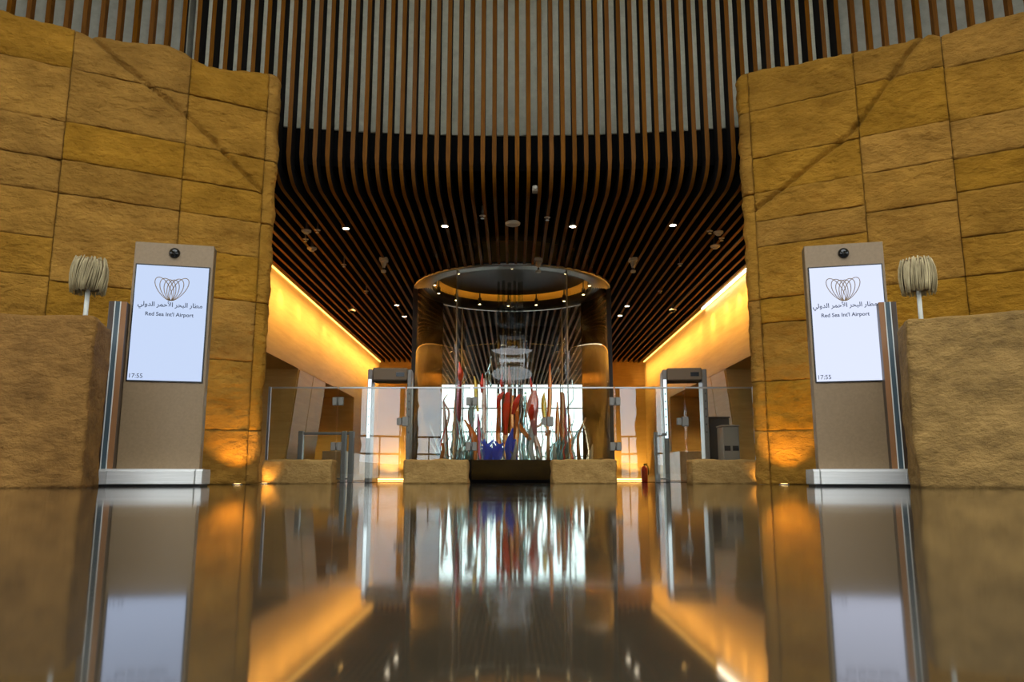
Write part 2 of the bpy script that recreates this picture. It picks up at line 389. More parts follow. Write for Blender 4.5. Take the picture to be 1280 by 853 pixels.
for i in range(-42, 43):
    x = .19*(i+.45)*(1+7.0e-5*i*i); yf = yfront(x); ax = abs(x)
    if ax > 10.5: continue
    if ax > W-.05:
        obj('slat', slat_mesh(x, [[(yf-.03,10.1,1,0),(yf-.03,5.0,1,0)]]), [M['slat'],M['slat']], ceiling); continue
    yend = 32.0 if ax > 3.25 else 40.0
    prof = [(yf,10.1,1,0),(yf,H+.45,1,0)]
    for k in range(1, 9):
        a = PI/2*k/8; prof.append((yf+.6*(1-math.cos(a)), H+.45-.45*math.sin(a), math.cos(a), math.sin(a)))
    if ax < DR+.04:
        hh = math.sqrt(max((DR+.06)**2-ax*ax, 0)); prof.append((DY-hh,H,0,1))
        obj('slat', slat_mesh(x, [prof]), [M['slat'],M['slatside']], ceiling)
        obj('slat', slat_mesh(x, [[(DY+hh,H,0,1),(yend,H,0,1)]]), [M['slat'],M['slatside']], ceiling)
    else:
        prof.append((yend,H,0,1)); obj('slat', slat_mesh(x, [prof]), [M['slat'],M['slatside']], ceiling)

# ================================================================ passage side walls
for sgn, nm in ((-1,'left'),(1,'right')):
    def bx(m_, x0, x1, *r): m_.box(min(sgn*x0,sgn*x1), max(sgn*x0,sgn*x1), *r)
    mb = MB(); bx(mb, W, W+.25, 12.9, 32, 2.89, 5.6); bx(mb, W, 7.6, 12.9, 32, 2.86, 2.9)
    up = struct('wall_passage_upper_'+nm, mb, M['gold'], 'golden stone-clad upper wall washed by cove light, %s side of the passage' % nm)
    mb = MB(); bx(mb, 7.4, 7.6, 12.6, 32.2, 0, 5.6); bx(mb, W, 7.6, 27.0, 32.2, 0, 2.86)
    struct('wall_passage_lower_'+nm, mb, M['gold'], 'golden lower wall in the recess on the %s side of the passage' % nm)
    mb = MB(); bx(mb, 3.3, 7.6, 32.0, 32.25, 0, 5.6)
    struct('wall_passage_end_'+nm, mb, M['gold'], 'golden end wall of the passage, %s of the far window' % nm)
    mb = MB()
    pts = [(3.3,32.25),(3.3+.3,32.25),(3.75+.3,40.2),(3.75,40.2)]
    b = len(mb.v); mb.v += [(sgn*x,y,0) for x,y in pts]+[(sgn*x,y,5.6) for x,y in pts]
    for q in ((0,1,5,4),(1,2,6,5),(2,3,7,6),(3,0,4,7)): mb.face(tuple(b+i for i in q))
    struct('wall_far_jamb_'+nm, mb, M['jamb'], 'pale splayed side wall of the far window, %s side' % nm)
    # leaning pier: narrower at the foot
    mb = MB()
    lo = [(W+.32,19.9),(7.4,19.9),(7.4,22.8),(W+.32,22.8)]; hi = [(W+.02,19.9),(7.4,19.9),(7.4,22.8),(W+.02,22.8)]
    mb.v += [(sgn*x,y,0) for x,y in lo]+[(sgn*x,y,2.86) for x,y in hi]
    for q in ((0,1,5,4),(1,2,6,5),(2,3,7,6),(3,0,4,7)): mb.face(q)
    pier = struct('trim_pier_'+nm, mb, M['gold'], 'leaning stone pier under the golden wall, %s side' % nm)
    for k in range(2):
        mb = MB(); y0 = 19.95+k*1.43; y1 = y0+1.38
        xa, xb = W+.02, W+.32
        mb.v += [(sgn*(xb-.03),y0,.02),(sgn*(xb-.03),y1,.02),(sgn*(xa-.03),y1,2.84),(sgn*(xa-.03),y0,2.84),(sgn*(xb+.05),y0,.02),(sgn*(xb+.05),y1,.02),(sgn*(xa+.05),y1,2.84),(sgn*(xa+.05),y0,2.84)]
        for q in ((0,1,2,3),(4,7,6,5),(0,4,5,1),(2,6,7,3),(1,5,6,2),(0,3,7,4)): mb.face(q)
        obj('panel', mb, M['gold'], pier)
    mb = MB(); bx(mb, 7.32, 7.4, 23.6, 25.8, 0, 2.2)
    dr = struct('door_%d' % (1 if sgn < 0 else 2), mb, M['fixture'], 'dark doorway in the recess, %s side' % nm)
    # cove strips
    mb = MB(); bx(mb, W-.05, W-.02, 13.2, 31.9, H-.005, H+.03)
    tag(obj('cove_light', mb, M['led']), 'warm cove light strip along the ceiling edge, %s wall' % nm, 'light strip', 'cove strips')
mb = MB(); mb.box(W-.11, W-.06, 17.2, 21.6, H-.02, H+.015)
tag(obj('cove_light', mb, M['ledwhite']), 'bright white bare strip light over the right golden wall', 'light strip')

# far window wall
mb = MB()
for x in (-3.78,-2.55,-1.3,-.03,1.22,2.47,3.72): mb.box(x, x+.06, 39.98, 40.1, 0, 4.9)
for z in (0,1.15,2.4,3.6,4.85): mb.box(-3.78,3.78,39.98,40.1,z,z+.06)
win = struct('window_1', mb, M['darkgrey'], 'tall gridded window filling the far end of the passage')
cells = [-3.72,-2.55,-1.3,-.03,1.22,2.47,3.72]
for k in range(6):
    for z0, z1 in ((.06,1.15),(1.21,2.4),(2.46,3.6),(3.66,4.85)):
        sub(win, 'pane', M['drumglass'], 'box', cells[k]+(.06 if k else 0), cells[k+1], 40.03, 40.045, z0, z1)
mb = MB(); mb.box(-3.8,3.8,39.95,40.2,4.9,5.7); struct('wall_far_lintel', mb, M['black'], 'dark lintel over the far window')

# ================================================================ rest of the round hall (behind and beside the camera)
HC, HR = -3.0, 17.0
mb = MB(); n = 72
for k in range(n):   # unseen roof; its wide round skylight is added to light the hall
    a, a2 = 2*PI*k/n, 2*PI*(k+1)/n
    for z in (10.1, 10.5):
        q = [(r*math.cos(t), HC+r*math.sin(t), z) for r, t in ((8.5,a),(8.5,a2),(18.5,a2),(18.5,a))]
        mb.quad(*(q if z > 10.3 else q[::-1]))
    mb.quad((8.5*math.cos(a),HC+8.5*math.sin(a),10.1),(8.5*math.cos(a),HC+8.5*math.sin(a),10.5),(8.5*math.cos(a2),HC+8.5*math.sin(a2),10.5),(8.5*math.cos(a2),HC+8.5*math.sin(a2),10.1))
struct('roof', mb, M['plaster'], 'unseen hall roof with a round skylight added to light the hall')
mb = MB(); mb.arc_wall(0, HC, HR, HR+.5, 6.2, 10.1, -128, -32, 32); mb.arc_wall(0, HC, HR, HR+.5, 6.2, 10.1, 32, 128, 32); mb.arc_wall(0, HC, HR, HR+.5, 9.1, 10.1, -32, 32, 24); mb.arc_wall(0, HC, HR, HR+.3, 7.85, 8.0, -32, 32, 24)
struct('wall_upper_ring', mb, M['plaster'], 'plaster wall above the hall openings')

# rough-edged block with rounded corners
def rough_block(sx_, sy_, sz_, cell, rad, amp, seed, fscale=1.0, rough_top=True):
    mb = MB(); idx = {}
    nx, ny, nz_ = max(2,int(sx_/cell)), max(2,int(sy_/cell)), max(2,int(sz_/cell))
    def vid(i, j, k):
        if (i,j,k) in idx: return idx[(i,j,k)]
        p = Vector((sx_*(i/nx-.5), sy_*(j/ny-.5), sz_*k/nz_))
        q = Vector((max(-sx_/2+rad, min(sx_/2-rad, p.x)), max(-sy_/2+rad, min(sy_/2-rad, p.y)), max(0, min(sz_-rad, p.z))))
        dlt = p-q
        if dlt.length > 1e-6:
            nrm = dlt.normalized(); p = q+nrm*rad
            w_ = amp*(fbm(Vector((p.x*1.3*fscale+seed, p.y*1.3*fscale, p.z*2.0*fscale))) + .5*abs(noise.noise(p*4*fscale+Vector((seed,0,0)))))
            if p.z < .02: nrm.z = 0
            p += nrm*w_
            if k == 0: p.z = 0
        idx[(i,j,k)] = len(mb.v); mb.v.append(tuple(p)); return idx[(i,j,k)]
    for i in range(nx):
        for j in range(ny):
            mb.face((vid(i,j,0),vid(i,j+1,0),vid(i+1,j+1,0),vid(i+1,j,0)),0,True); mb.face((vid(i,j,nz_),vid(i+1,j,nz_),vid(i+1,j+1,nz_),vid(i,j+1,nz_)),0,True)
    for i in range(nx):
        for k in range(nz_):
            mb.face((vid(i,0,k),vid(i+1,0,k),vid(i+1,0,k+1),vid(i,0,k+1)),0,True); mb.face((vid(i,ny,k),vid(i,ny,k+1),vid(i+1,ny,k+1),vid(i+1,ny,k)),0,True)
    for j in range(ny):
        for k in range(nz_):
            mb.face((vid(0,j,k),vid(0,j,k+1),vid(0,j+1,k+1),vid(0,j+1,k)),0,True); mb.face((vid(nx,j,k),vid(nx,j+1,k),vid(nx,j+1,k+1),vid(nx,j,k+1)),0,True)
    return mb
k = 0
for a in (-120,-105,-90,-75,75,90,105,120):   # piers beside the camera
    k += 1; ar = math.radians(a)
    o = struct('wall_pier_%d' % k, rough_block(1.4, .8, 6.25, .25, .12, .10, k*3.3), M['stone'], 'rough sandstone pier between hall openings')
    o.location = (HR*math.sin(ar), HC-HR*math.cos(ar), 0); o.rotation_euler = (0, 0, ar)
def rear_seg(x0, x1, nm, thick=.8):
    xm = (x0+x1)/2; y = HC-math.sqrt(HR*HR-xm*xm); ar = math.asin(xm/HR)
    o = struct(nm, rough_block((x1-x0)/math.cos(ar)+.1, thick, 6.25, .3, .12, .14, xm), M['stone'], 'unseen rough sandstone wall behind the camera, shaped for the glass reflections')
    o.location = (xm, y, 0); o.rotation_euler = (0, 0, ar)
for q, (x0, x1) in enumerate(((-14.6,-12.2),(-12.2,-9.9),(-9.9,-8.35),(-6.05,-5.35),(-3.9,-1.3),(-1.3,1.3),(1.3,3.9),(3.9,5.9),(6.95,7.7),(9.1,10.0),(11.4,12.3),(12.3,14.6))): rear_seg(x0, x1, 'wall_back_%d' % (q+1))  # unseen wall; its solid middle keeps sky reflections off the barrier glass
for q, (x0, x1) in enumerate(((-8.35,-6.05),(-5.35,-3.9),(5.9,6.95),(7.7,9.1),(10.0,11.4))):   # framed openings of the back wall
    xm = (x0+x1)/2; y = HC-math.sqrt(HR*HR-xm*xm); h = (x1-x0)/2
    mb = MB()
    for z in (.0, 1.35, 2.3): mb.box(-h, h, -.04, .04, z, z+.10)
    mb.box(-.03, .03, -.04, .04, 0, 2.35); mb.box(-h,-h+.06,-.04,.04,0,6.2); mb.box(h-.06,h,-.04,.04,0,6.2)
    o = struct('window_%d' % (q+2), mb, M['rust'], 'tall opening in the back wall with low rails'); o.location = (xm, y, 0); o.rotation_euler = (0,0,math.asin(xm/HR))
# ================================================================ stone counters with lamps
def counter(side, corner, yaw, label, seed):
    """side -1 left, +1 right; corner = inner front foot"""
    L_, D_ = 4.2, .62
    o = tag(obj('stone_counter', rough_block(L_, D_, 1.475, .035, .035, .022, seed, 1.3), M['deskstone2' if side < 0 else 'deskstone']), label, 'counter')
    ca, sa = math.cos(yaw), math.sin(yaw)
    lx, ly = side*L_/2, D_/2
    o.location = (corner[0]+ca*lx-sa*ly, corner[1]+sa*lx+ca*ly, 0); o.rotation_euler = (0,0,yaw); return o
counter(-1, (-3.66,6.72), math.radians(15), 'massive rough brown sandstone counter at the left edge, in front of the left wall', 11)
counter(1, (3.46,6.72), math.radians(-19), 'massive rough tan sandstone counter at the right edge, in front of the right wall', 37)
def reed_lamp(x, y, z, label, lean):
    t = thing('table_lamp', label, 'lamp', (x,y,z), 0, 'reed lamps on the stone counters')
    sub(t, 'pole', M['white'], 'lathe', [(.020,0),(.020,.36)], 14)
    sub(t, 'foot', M['white'], 'lathe', [(.075,0),(.075,.012),(.03,.018)], 20)
    core = sub(t, 'shade_core', M['reeddark'], 'lathe', [(.05,.345),(.132,.335),(.135,.60),(.05,.60)], 28)
    rn = random.Random(int(abs(x)*100)+(1 if x > 0 else 0))
    mb_ = MB()
    for k in range(96):   # bound reeds, bulging at mid height
        a = 2*PI*k/96+rn.uniform(-.02,.02); r = .134+rn.uniform(-.004,.012); dz = rn.uniform(-.022,.012); dt = rn.uniform(-.12,.12)+lean
        pts = []
        for q in range(5):
            f = q/4; rr = r+.016*math.sin(PI*f)-.012*(f > .9); aa = a+dt*(f-.5); pts.append((rr*math.cos(aa), rr*math.sin(aa), .305+dz+f*(.31+rn.uniform(-.006,.006))))
        mb_.tube(pts, rn.uniform(.004,.0075), 5)
    obj('reed_bundle', mb_, M['reed'], t)['kind'] = 'stuff'
    return t
reed_lamp(-3.955, 7.08, 1.49, 'reed-bundle shade lamp on white stem, standing on the brown left counter', .35)
reed_lamp(3.80, 7.10, 1.49, 'reed-bundle shade lamp on white stem, standing on the tan right counter', .06)

# ================================================================ kiosks
def text_mesh(body, size, thick=.001, bold=0.0):
    c = bpy.data.curves.new('lettering', 'FONT'); c.body = body; c.size = size; c.align_x = 'CENTER'; c.resolution_u = 3; c.extrude = thick; c.offset = bold
    o = bpy.data.objects.new('lettering', c); C.objects.link(o)
    me = bpy.data.meshes.new_from_object(o.evaluated_get(bpy.context.evaluated_depsgraph_get()))
    bpy.data.objects.remove(o); bpy.data.curves.remove(c)
    return me
ARABIC = '\uFEE3\uFEC4\uFE8E\uFEAD \uFE8D\uFEDF\uFE92\uFEA4\uFEAE \uFE8D\uFEF7\uFEA3\uFEE4\uFEAE \uFE8D\uFEDF\uFEAA\uFEED\uFEDF\uFEF2'[::-1]
txt_ar = text_mesh(ARABIC, .085, bold=.0012); txt_en = text_mesh("Red Sea Int'l Airport", .066, bold=.0010); txt_t = text_mesh('17:55', .05)
for me in (txt_ar, txt_en, txt_t): me.materials.clear(); me.materials.append(M['navy'])
def fit(me, wd):
    xs = [v.co.x for v in me.vertices]; c_ = (max(xs)+min(xs))/2; s_ = wd/(max(xs)-min(xs))
    for v in me.vertices: v.co.x = (v.co.x-c_)*s_; v.co.y *= s_
fit(txt_ar, .63); fit(txt_en, .47); fit(txt_t, .125)
def logo_mesh():
    mb = MB()
    for th, L_, wd in ((-32,.280,.116),(-20,.245,.122),(-7,.222,.115),(7,.222,.115),(20,.245,.122),(32,.280,.116)):
        t = math.radians(th); n_ = 40; b = len(mb.v)
        for k in range(n_):
            a = 2*PI*k/n_
            for rr in (-.0038, .0038):
                u, v = (wd/2+rr)*math.sin(a)*(1+.15*(-math.cos(a))), L_/2-(L_/2+rr)*math.cos(a)
                x, z = u*math.cos(t)+v*math.sin(t), -u*math.sin(t)+v*math.cos(t); mb.v.append((x, 0, z))
        for k in range(n_):
            i = b+2*k; j = b+2*((k+1)%n_); mb.face((i, j, j+1, i+1))
    return mb
logo_me = mesh(logo_mesh(), M['logo'], 'emblem')
def kiosk(x, y, rz, wing_side, wing_dx, label, scr, shift):
    t = thing('information_kiosk', label, 'kiosk', (x,y,0), rz, 'kiosks before the stone walls')
    wd = .392
    sub(t, 'body', M['kiosk'], 'bbox', -wd, wd, -.09, .09, .165, 2.535, .006)
    mb = MB(); mb.bbox(-.368,.368,-.102,-.085,1.055,2.295,.003); bz = obj('bezel', mb, M['bezel'], t)
    sub(t, 'screen', scr, 'box', -.355, .355, -.1045, -.100, 1.069, 2.281)
    e = obj('emblem', logo_me, None, t, (shift,-.107,1.915))
    for me, z, dx in ((txt_ar,1.845,shift),(txt_en,1.745,shift),(txt_t,1.092,-.275)):
        o = obj('lettering', me, None, t, (dx,-.1065,z)); o.rotation_euler = (PI/2,0,0)
    mb = MB(); mb.lathe([(.056,0),(.056,.012),(.050,.030),(.034,.046),(.012,.052)], 24); d_ = obj('camera_dome', mb, M['lens'], t, (0,-.088,2.43)); d_.rotation_euler = (PI/2,0,0)
    # steel plinth in three pieces
    xl, xr = (-.61,.455) if wing_side < 0 else (-.475,.565)
    a0, a1 = (-.41,.385) if wing_side < 0 else (-.41,.375)
    def seg(nm, xa, xb, yy):
        m_ = MB(); m_.bbox(xa, xb, yy, .26, .022, .155, .006); m_.box(xa, xb, yy+.02, .24, .15, .172); obj(nm, m_, M['steel'], t)
    seg('plinth', xl, a0-.003, -.30); seg('plinth', a0, a1, -.33); seg('plinth', a1+.003, xr, -.30)
    sub(t, 'plinth_gap', M['rubber'], 'box', xl+.02, xr-.02, -.27, .24, 0, .024)
    # side wing: brown inner face, slate strip with two pale lines, dark outer face
    s_ = wing_side; wx = wing_dx
    lo, hi = .172, 1.86; f = -s_   # f: direction towards the kiosk body
    wg = MB(); wg.bbox(wx-.085, wx+.085, -.20, .10, lo, hi, .006); wing = obj('side_wing', wg, M['kioskdark'], t)
    def band(nm, m_, u0, u1, y0): sub(wing, nm, m_, 'box', wx+min(f*u0,f*u1), wx+max(f*u0,f*u1), y0, -.198, lo, hi-.004)
    band('inner_band', M['rust'], .030, .084, -.206); band('strip', M['slate'], -.022, .026, -.209)
    for cc in (-.024, .028): band('inlay_line', M['line'], cc-.0045, cc+.0045, -.214)
    return t
kiosk(-3.592, 8.06, math.radians(13), -1, -.478, 'brown information kiosk with lit screen, beside the left counter', M['screen'], .0)
kiosk(3.53, 8.06, math.radians(-13), 1, .36, 'brown information kiosk with lit screen, beside the right counter', M['screen2'], -.03)

# ================================================================ glass barrier on stone blocks
BY = 12.2
for (xa, xb), lab, sd in (((-3.83,-2.72),'low stone block at the left end of the glass barrier',3),((-1.67,-.645),'low stone block left of the central glass gate',5),
                          ((.585,1.61),'low stone block right of the central glass gate',8),((2.71,3.83),'low stone block at the right end of the glass barrier',13)):
    o = tag(obj('stone_block', rough_block(xb-xa-.05, .42, .36, .03, .03, .018, sd, 3.0), M['blockstone']), lab, 'stone block', 'blocks under the barrier')
    o.location = ((xa+xb)/2, BY, 0)
def pane(x0, x1, z0, label, gate, hinge=None, latch=None):
    t = thing('glass_gate' if gate else 'glass_barrier', label, 'gate' if gate else 'glass panel', ((x0+x1)/2, BY, z0), 0, 'gates of the barrier' if gate else 'fixed panels of the barrier')
    h = (x1-x0)/2-.006
    sub(t, 'pane', M['glass'], 'box', -h, h, -.008, .008, 0, 1.475-z0)
    sub(t, 'top_rail', M['satin'], 'bbox', -h, h, -.016, .016, 1.472-z0, 1.498-z0, .004)
    if hinge is not None:
        for z in (1.27, .57): # hinge clamps straddling the joint
            mb = MB(); mb.bbox(hinge-.085, hinge-.012, -.03, .03, z-z0-.065, z-z0+.065, .006); mb.bbox(hinge+.012, hinge+.085, -.03, .03, z-z0-.065, z-z0+.065, .006)
            mb.lathe([(.014,z-z0-.06),(.014,z-z0+.06)], 10, hinge, 0); obj('hinge', mb, M['clamp'], t)
    if latch is not None:
        mb = MB(); mb.bbox(latch-.05, latch+.05, -.035, .035, .88-z0, 1.03-z0, .008); mb.bbox(latch-.13, latch-.055, -.03, .03, .9-z0, 1.01-z0, .006); obj('latch', mb, M['clamp'], t)
    return t
pane(-3.78, -2.735, .365, 'fixed clear glass panel on the left end stone block', False)
pane(-2.725, -1.665, .06, 'clear glass gate in the left gap of the barrier', True, hinge=-.53, latch=.53)
pane(-1.655, -.640, .365, 'fixed clear glass panel left of the central gate', False)
pane(-.630, .595, .06, 'clear glass gate at the middle of the barrier', True, hinge=-.6125, latch=.6125)
pane(.605, 1.60, .365, 'fixed clear glass panel right of the central gate', False)
pane(1.61, 2.70, .06, 'clear glass gate in the right gap of the barrier', True, hinge=-.545, latch=.545)
pane(2.71, 3.77, .365, 'fixed clear glass panel on the right end stone block', False)
for x, lab in ((-3.80,'slim steel end post of the barrier by the left wall'),(3.79,'slim steel end post of the barrier by the right wall')):
    mb = MB(); mb.bbox(x-.02, x+.02, BY-.02, BY+.02, .34, 1.5, .004); tag(obj('end_post', mb, M['satin']), lab, 'post')

# ================================================================ glass drum
drum = thing('glass_drum', 'round glass drum with bronze sides and black plinth behind the barrier', 'drum', (0,DY,0))
sub(drum, 'plinth', M['black'], 'lathe', [(DR+.02,0),(DR+.02,.46),(DR-.03,.48)], 64)
for a0, a1 in ((-84,-31),(-31,31),(31,84),(128,145),(145,215),(215,232)):
    sub(drum, 'glass_pane', M['drumglass'], 'arc_wall', 0, 0, DR-.02, DR, .48, H, a0+.15, a1-.15, 20)
for a in (-31, 31, 145, 215):
    sub(drum, 'seam', M['satin'], 'arc_wall', 0, 0, DR-.025, DR+.008, .48, H, a-.16, a+.16, 1)
for s_ in (-1, 1):
    a0, a1 = (84, 128) if s_ > 0 else (-128, -84)
    sub(drum, 'bronze_wall', M['bronze'], 'arc_wall', 0, 0, DR-.05, DR+.04, .46, H, a0, a1, 40)
    sub(drum, 'edge_post', M['darkmetal'], 'arc_wall', 0, 0, DR-.09, DR+.07, .0, H+.02, s_*84-1.2, s_*84+1.2, 3)
mb = MB(); mb.lathe([(DR-.03,H-.02),(DR+.03,H-.02),(DR+.05,H+.0),(DR+.05,H+.05),(DR+.03,H+.06),(DR-.03,H+.06),(DR-.03,H-.02)], 96, close=False); obj('rim', mb, M['satin'], drum)
mb = MB(); mb.lathe([(2.05,5.0),(2.05,H+.01),(DR,H+.01)][::-1], 96, close=False); obj('soffit_ring', mb, M['darkmetal'], drum)
mb = MB(); mb.lathe([(2.05,5.0),(2.07,5.08),(2.07,5.5)], 96, close=False); obj('cove_wall', mb, M['goldmetal'], drum)
mb = MB(); mb.lathe([(1.86,5.14),(1.90,5.15),(1.90,5.18),(1.86,5.2)], 96); obj('ceiling_disc', mb, M['darkceil'], drum)
mb = MB(); mb.lathe([(1.86,5.25),(1.90,5.25),(1.90,5.27),(1.86,5.27),(1.86,5.25)], 72, close=False); obj('cove_strip', mb, M['led'], drum)
for a in (-100,-72,-46,-20,3,27,50,76,102,140,-140,180):
    ar = math.radians(180+a); x, y = 1.98*math.sin(ar), -1.98*math.cos(ar)
    sp = sub(drum, 'spotlight', M['fixture'], 'lathe', [(.042,4.86),(.05,4.88),(.05,5.02),(.02,5.05),(.012,5.34)], 14, x, y)
    sub(sp, 'bulb', M['spot'], 'lathe', [(.030,4.852),(.030,4.862)], 12, x, y)

# glass sculpture ------------------------------------------------------------------
AG = {'red': art_glass('red glass', (.95,.06,.04)), 'orange': art_glass('orange glass', (1.0,.30,.06)), 'yellow': art_glass('yellow glass', (1.0,.65,.06)),
      'pink': art_glass('pink glass', (.98,.45,.45)), 'rose': art_glass('rose glass', (.86,.50,.40)), 'teal': art_glass('teal glass', (.26,.56,.60), .75), 'aqua': art_glass('aqua glass', (.58,.85,.90), .85),
      'blue': art_glass('blue glass', (.07,.18,.95)), 'plum': art_glass('plum glass', (.50,.06,.12)), 'brown': art_glass('amber brown glass', (.62,.20,.06)), 'white': art_glass('frosted glass', (.72,.74,.70), .2)}
sc = thing('glass_sculpture', 'coral-like sculpture of coloured glass stems and reeds inside the drum', 'sculpture', (0,DY,.48))
rg = random.Random(5)
def reed(col, pts, r0, r1, y=0.0, bulge=0.0, n=9, wob=.0):
    """pts: (x, z) control points; tapering glass stem"""
    P = []; R = []; K = max(8, len(pts)*5)
    for i in range(K+1):
        f = i/K*(len(pts)-1); k = min(int(f), len(pts)-2); g_ = f-k
        p0, p1, p2, p3 = pts[max(k-1,0)], pts[k], pts[k+1], pts[min(k+2,len(pts)-1)]
        cr2 = [.5*((2*p1[c])+(-p0[c]+p2[c])*g_+(2*p0[c]-5*p1[c]+4*p2[c]-p3[c])*g_*g_+(-p0[c]+3*p1[c]-3*p2[c]+p3[c])*g_**3) for c in (0,1)]
        P.append((cr2[0]+wob*math.sin(i*1.3), y+wob*math.cos(i*1.7), cr2[1])); t_ = i/K
        R.append(r0+(r1-r0)*t_+bulge*math.sin(PI*t_)**2)
    mb = MB(); mb.tube(P, R, n); return obj('glass_stem', mb, AG[col], sc)
px = lambda x: (x-640)*.01985
pz = lambda y: max(0, (598.5-y)*.0198*1.0+.0-.40)
def rp(col, pp, r0, r1, y=0, bulge=0, **k): reed(col, [(px(a), pz(b)) for a, b in pp], r0, r1, y, bulge, **k)
rp('teal', [(556,577),(548,556),(537,528)], .05, .012, -.3); rp('aqua', [(557,577),(545,565),(533,545)], .05, .01, .2); rp('teal', [(560,577),(549,569),(537,563)], .035, .01, -.6)
rp('rose', [(556,577),(555,545),(553,515),(551,500)], .085, .02, .5); rp('rose', [(555,535),(559,515),(552,500),(557,491)], .04, .012, .5)
rp('red', [(553,560),(556,548),(559,538)], .02, .012, -.5); rp('orange', [(554,577),(557,566),(556,556)], .05, .03, -.6)
rp('plum', [(568,577),(570,530),(572,490),(574,468)], .05, .03, .3, .06); rp('red', [(573,480),(574,466),(572,450)], .02, .012, .3, .06)
for k in range(7): x = 564+k*2.4; rp('teal' if k%2 else 'aqua', [(x,577),(x+rg.uniform(-2,2),545),(x+rg.uniform(-6,6),512+rg.uniform(0,14))], .045, .010, rg.uniform(-.6,.4), wob=.012)
for k in range(6): x = 582+k*2.6; rp('teal', [(x,577),(x+rg.uniform(-2,2),558),(x+rg.uniform(-5,5),532+rg.uniform(0,14))], .06, .012, rg.uniform(-.8,.3), wob=.01)
rp('orange', [(597,577),(596,556),(592,543),(583,529)], .045, .02, -.9, .045); rp('plum', [(600,577),(599,545),(597,518)], .05, .02, .1, .03)
rp('yellow', [(597,515),(595,498),(594,480),(592,470)], .03, .012, .1, .035); rp('rose', [(605,577),(604,535),(604,490),(603,470)], .05, .03, .6, .02); rp('red', [(601,490),(601,478),(602,465)], .02, .01, .4, .03)
rp('aqua', [(590,540),(587,515),(592,505)], .04, .03, .5, .05); rp('white', [(588,560),(587,520),(586,497)], .05, .05, .7)
for k in range(9): x = 613+rg.uniform(-4,10); rp('blue', [(x,577),(x+rg.uniform(-6,6),566),(x+rg.uniform(-9,9),549+rg.uniform(0,14))], .06, .02, rg.uniform(-1.0,-.2), .03)
for k in range(8): x = 637+rg.uniform(-5,7); rp('blue', [(x,577),(x+rg.uniform(-3,3),560),(x+rg.uniform(-5,5),538+rg.uniform(0,14))], .06, .02, rg.uniform(-1.0,-.2), .02)
for x, yt in ((623,496),(632,492),(640,494),(646,497)): rp('orange', [(x+rg.uniform(-2,2),577),(x,540),(x+1,yt)], .06, .035, .2, .02)
rp('red', [(632,545),(633,515),(635,492)], .04, .06, -.1, .04); rp('red', [(641,520),(645,506),(649,495)], .04, .03, -.2, .04); rp('red', [(622,512),(624,500),(629,492)], .03, .03, -.2, .03)
rp('red', [(628,492),(627,478),(628,462)], .02, .01, .3, .03); rp('rose', [(636,492),(637,475),(636,455)], .03, .01, .3, .02)
rp('teal', [(655,577),(655,530),(657,490)], .05, .03, .2, wob=.012); rp('aqua', [(653,577),(650,540),(652,495)], .03, .02, .5)
rp('rose', [(653,530),(651,508),(652,490)], .03, .02, .7); rp('brown', [(658,520),(659,505),(658,492)], .03, .02, .8)
rp('pink', [(669,545),(666,520),(667,500),(668,490)], .05, .05, -.2, .10); rp('red', [(664,527),(664,517),(665,508)], .03, .03, -.35, .04)
rp('white', [(667,577),(662,560),(665,540),(667,527)], .06, .06, -.1, .04); rp('rose', [(674,577),(672,560),(668,545)], .06, .05, -.1, .02); rp('rose', [(669,535),(675,533),(681,523)], .04, .02, -.15)
rp('orange', [(662,553),(652,540),(647,532),(646,518)], .05, .025, -.7, .02); rp('yellow', [(682,535),(681,518),(680,500),(681,490)], .03, .008, .1, .055)
rp('brown', [(684,577),(684,555),(685,540)], .045, .04, -.5); rp('orange', [(684,545),(688,510),(689,475),(689,452)], .045, .015, .4, .03)
rp('orange', [(698,577),(699,530),(699,500)], .04, .02, .7, .03); rp('brown', [(705,577),(704,535),(704,505),(703,490)], .09, .045, .2); rp('plum', [(709,577),(708,530),(706,490)], .06, .03, .4)
for k in range(9): x = 686+k*2.5; rp('teal', [(x,577),(x+4+rg.uniform(-2,2),560),(x+rg.uniform(2,16),536+rg.uniform(0,18))], .05, .012, rg.uniform(-.8,.3), wob=.012)
rp('teal', [(705,577),(714,556),(722,541),(730,535)], .05, .012, -.2, wob=.01); rp('teal', [(703,577),(715,560),(720,545)], .045, .012, .3, wob=.01)
rp('aqua', [(708,520),(712,508),(719,496),(717,472)], .035, .012, .4); rp('brown', [(722,577),(721,552),(724,540),(731,524)], .05, .02, -.3); rp('teal', [(711,545),(713,535),(716,530)], .03, .008, .2)
rp('aqua', [(612,480),(610,462),(613,440)], .03, .012, .6, .02, wob=.015); rp('aqua', [(607,480),(606,465),(612,462)], .02, .012, .4); rp('red', [(666,490),(665,480),(664,468)], .02, .008, .5, .02)
for k in range(46): # thin glinting stems between the large ones
    x = rg.choice([rg.uniform(562,604), rg.uniform(648,662), rg.uniform(674,716), rg.uniform(606,648)]); h_ = rg.uniform(500,560)
    rp(rg.choice(['aqua','aqua','teal','white','red','orange']) if k%3 == 0 else rg.choice(['aqua','teal']), [(x,577),(x+rg.uniform(-3,3),(577+h_)/2),(x+rg.uniform(-6,6),h_)], rg.uniform(.018,.032), .006, rg.uniform(-1.2,.9), wob=.018)
for k in range(20): # low fringe of clear shards round the foot
    a = rg.uniform(0, 2*PI); r = rg.uniform(1.2,2.1); x = r*math.cos(a); yy = r*math.sin(a); hh = rg.uniform(.15,.45)
    mb = MB(); mb.tube([(x,yy,0),(x+rg.uniform(-.06,.06),yy,hh*.6),(x+rg.uniform(-.15,.15),yy,hh)], [.05,.04,.01], 6); obj('glass_stem', mb, AG[rg.choice(['teal','aqua','white'])], sc)
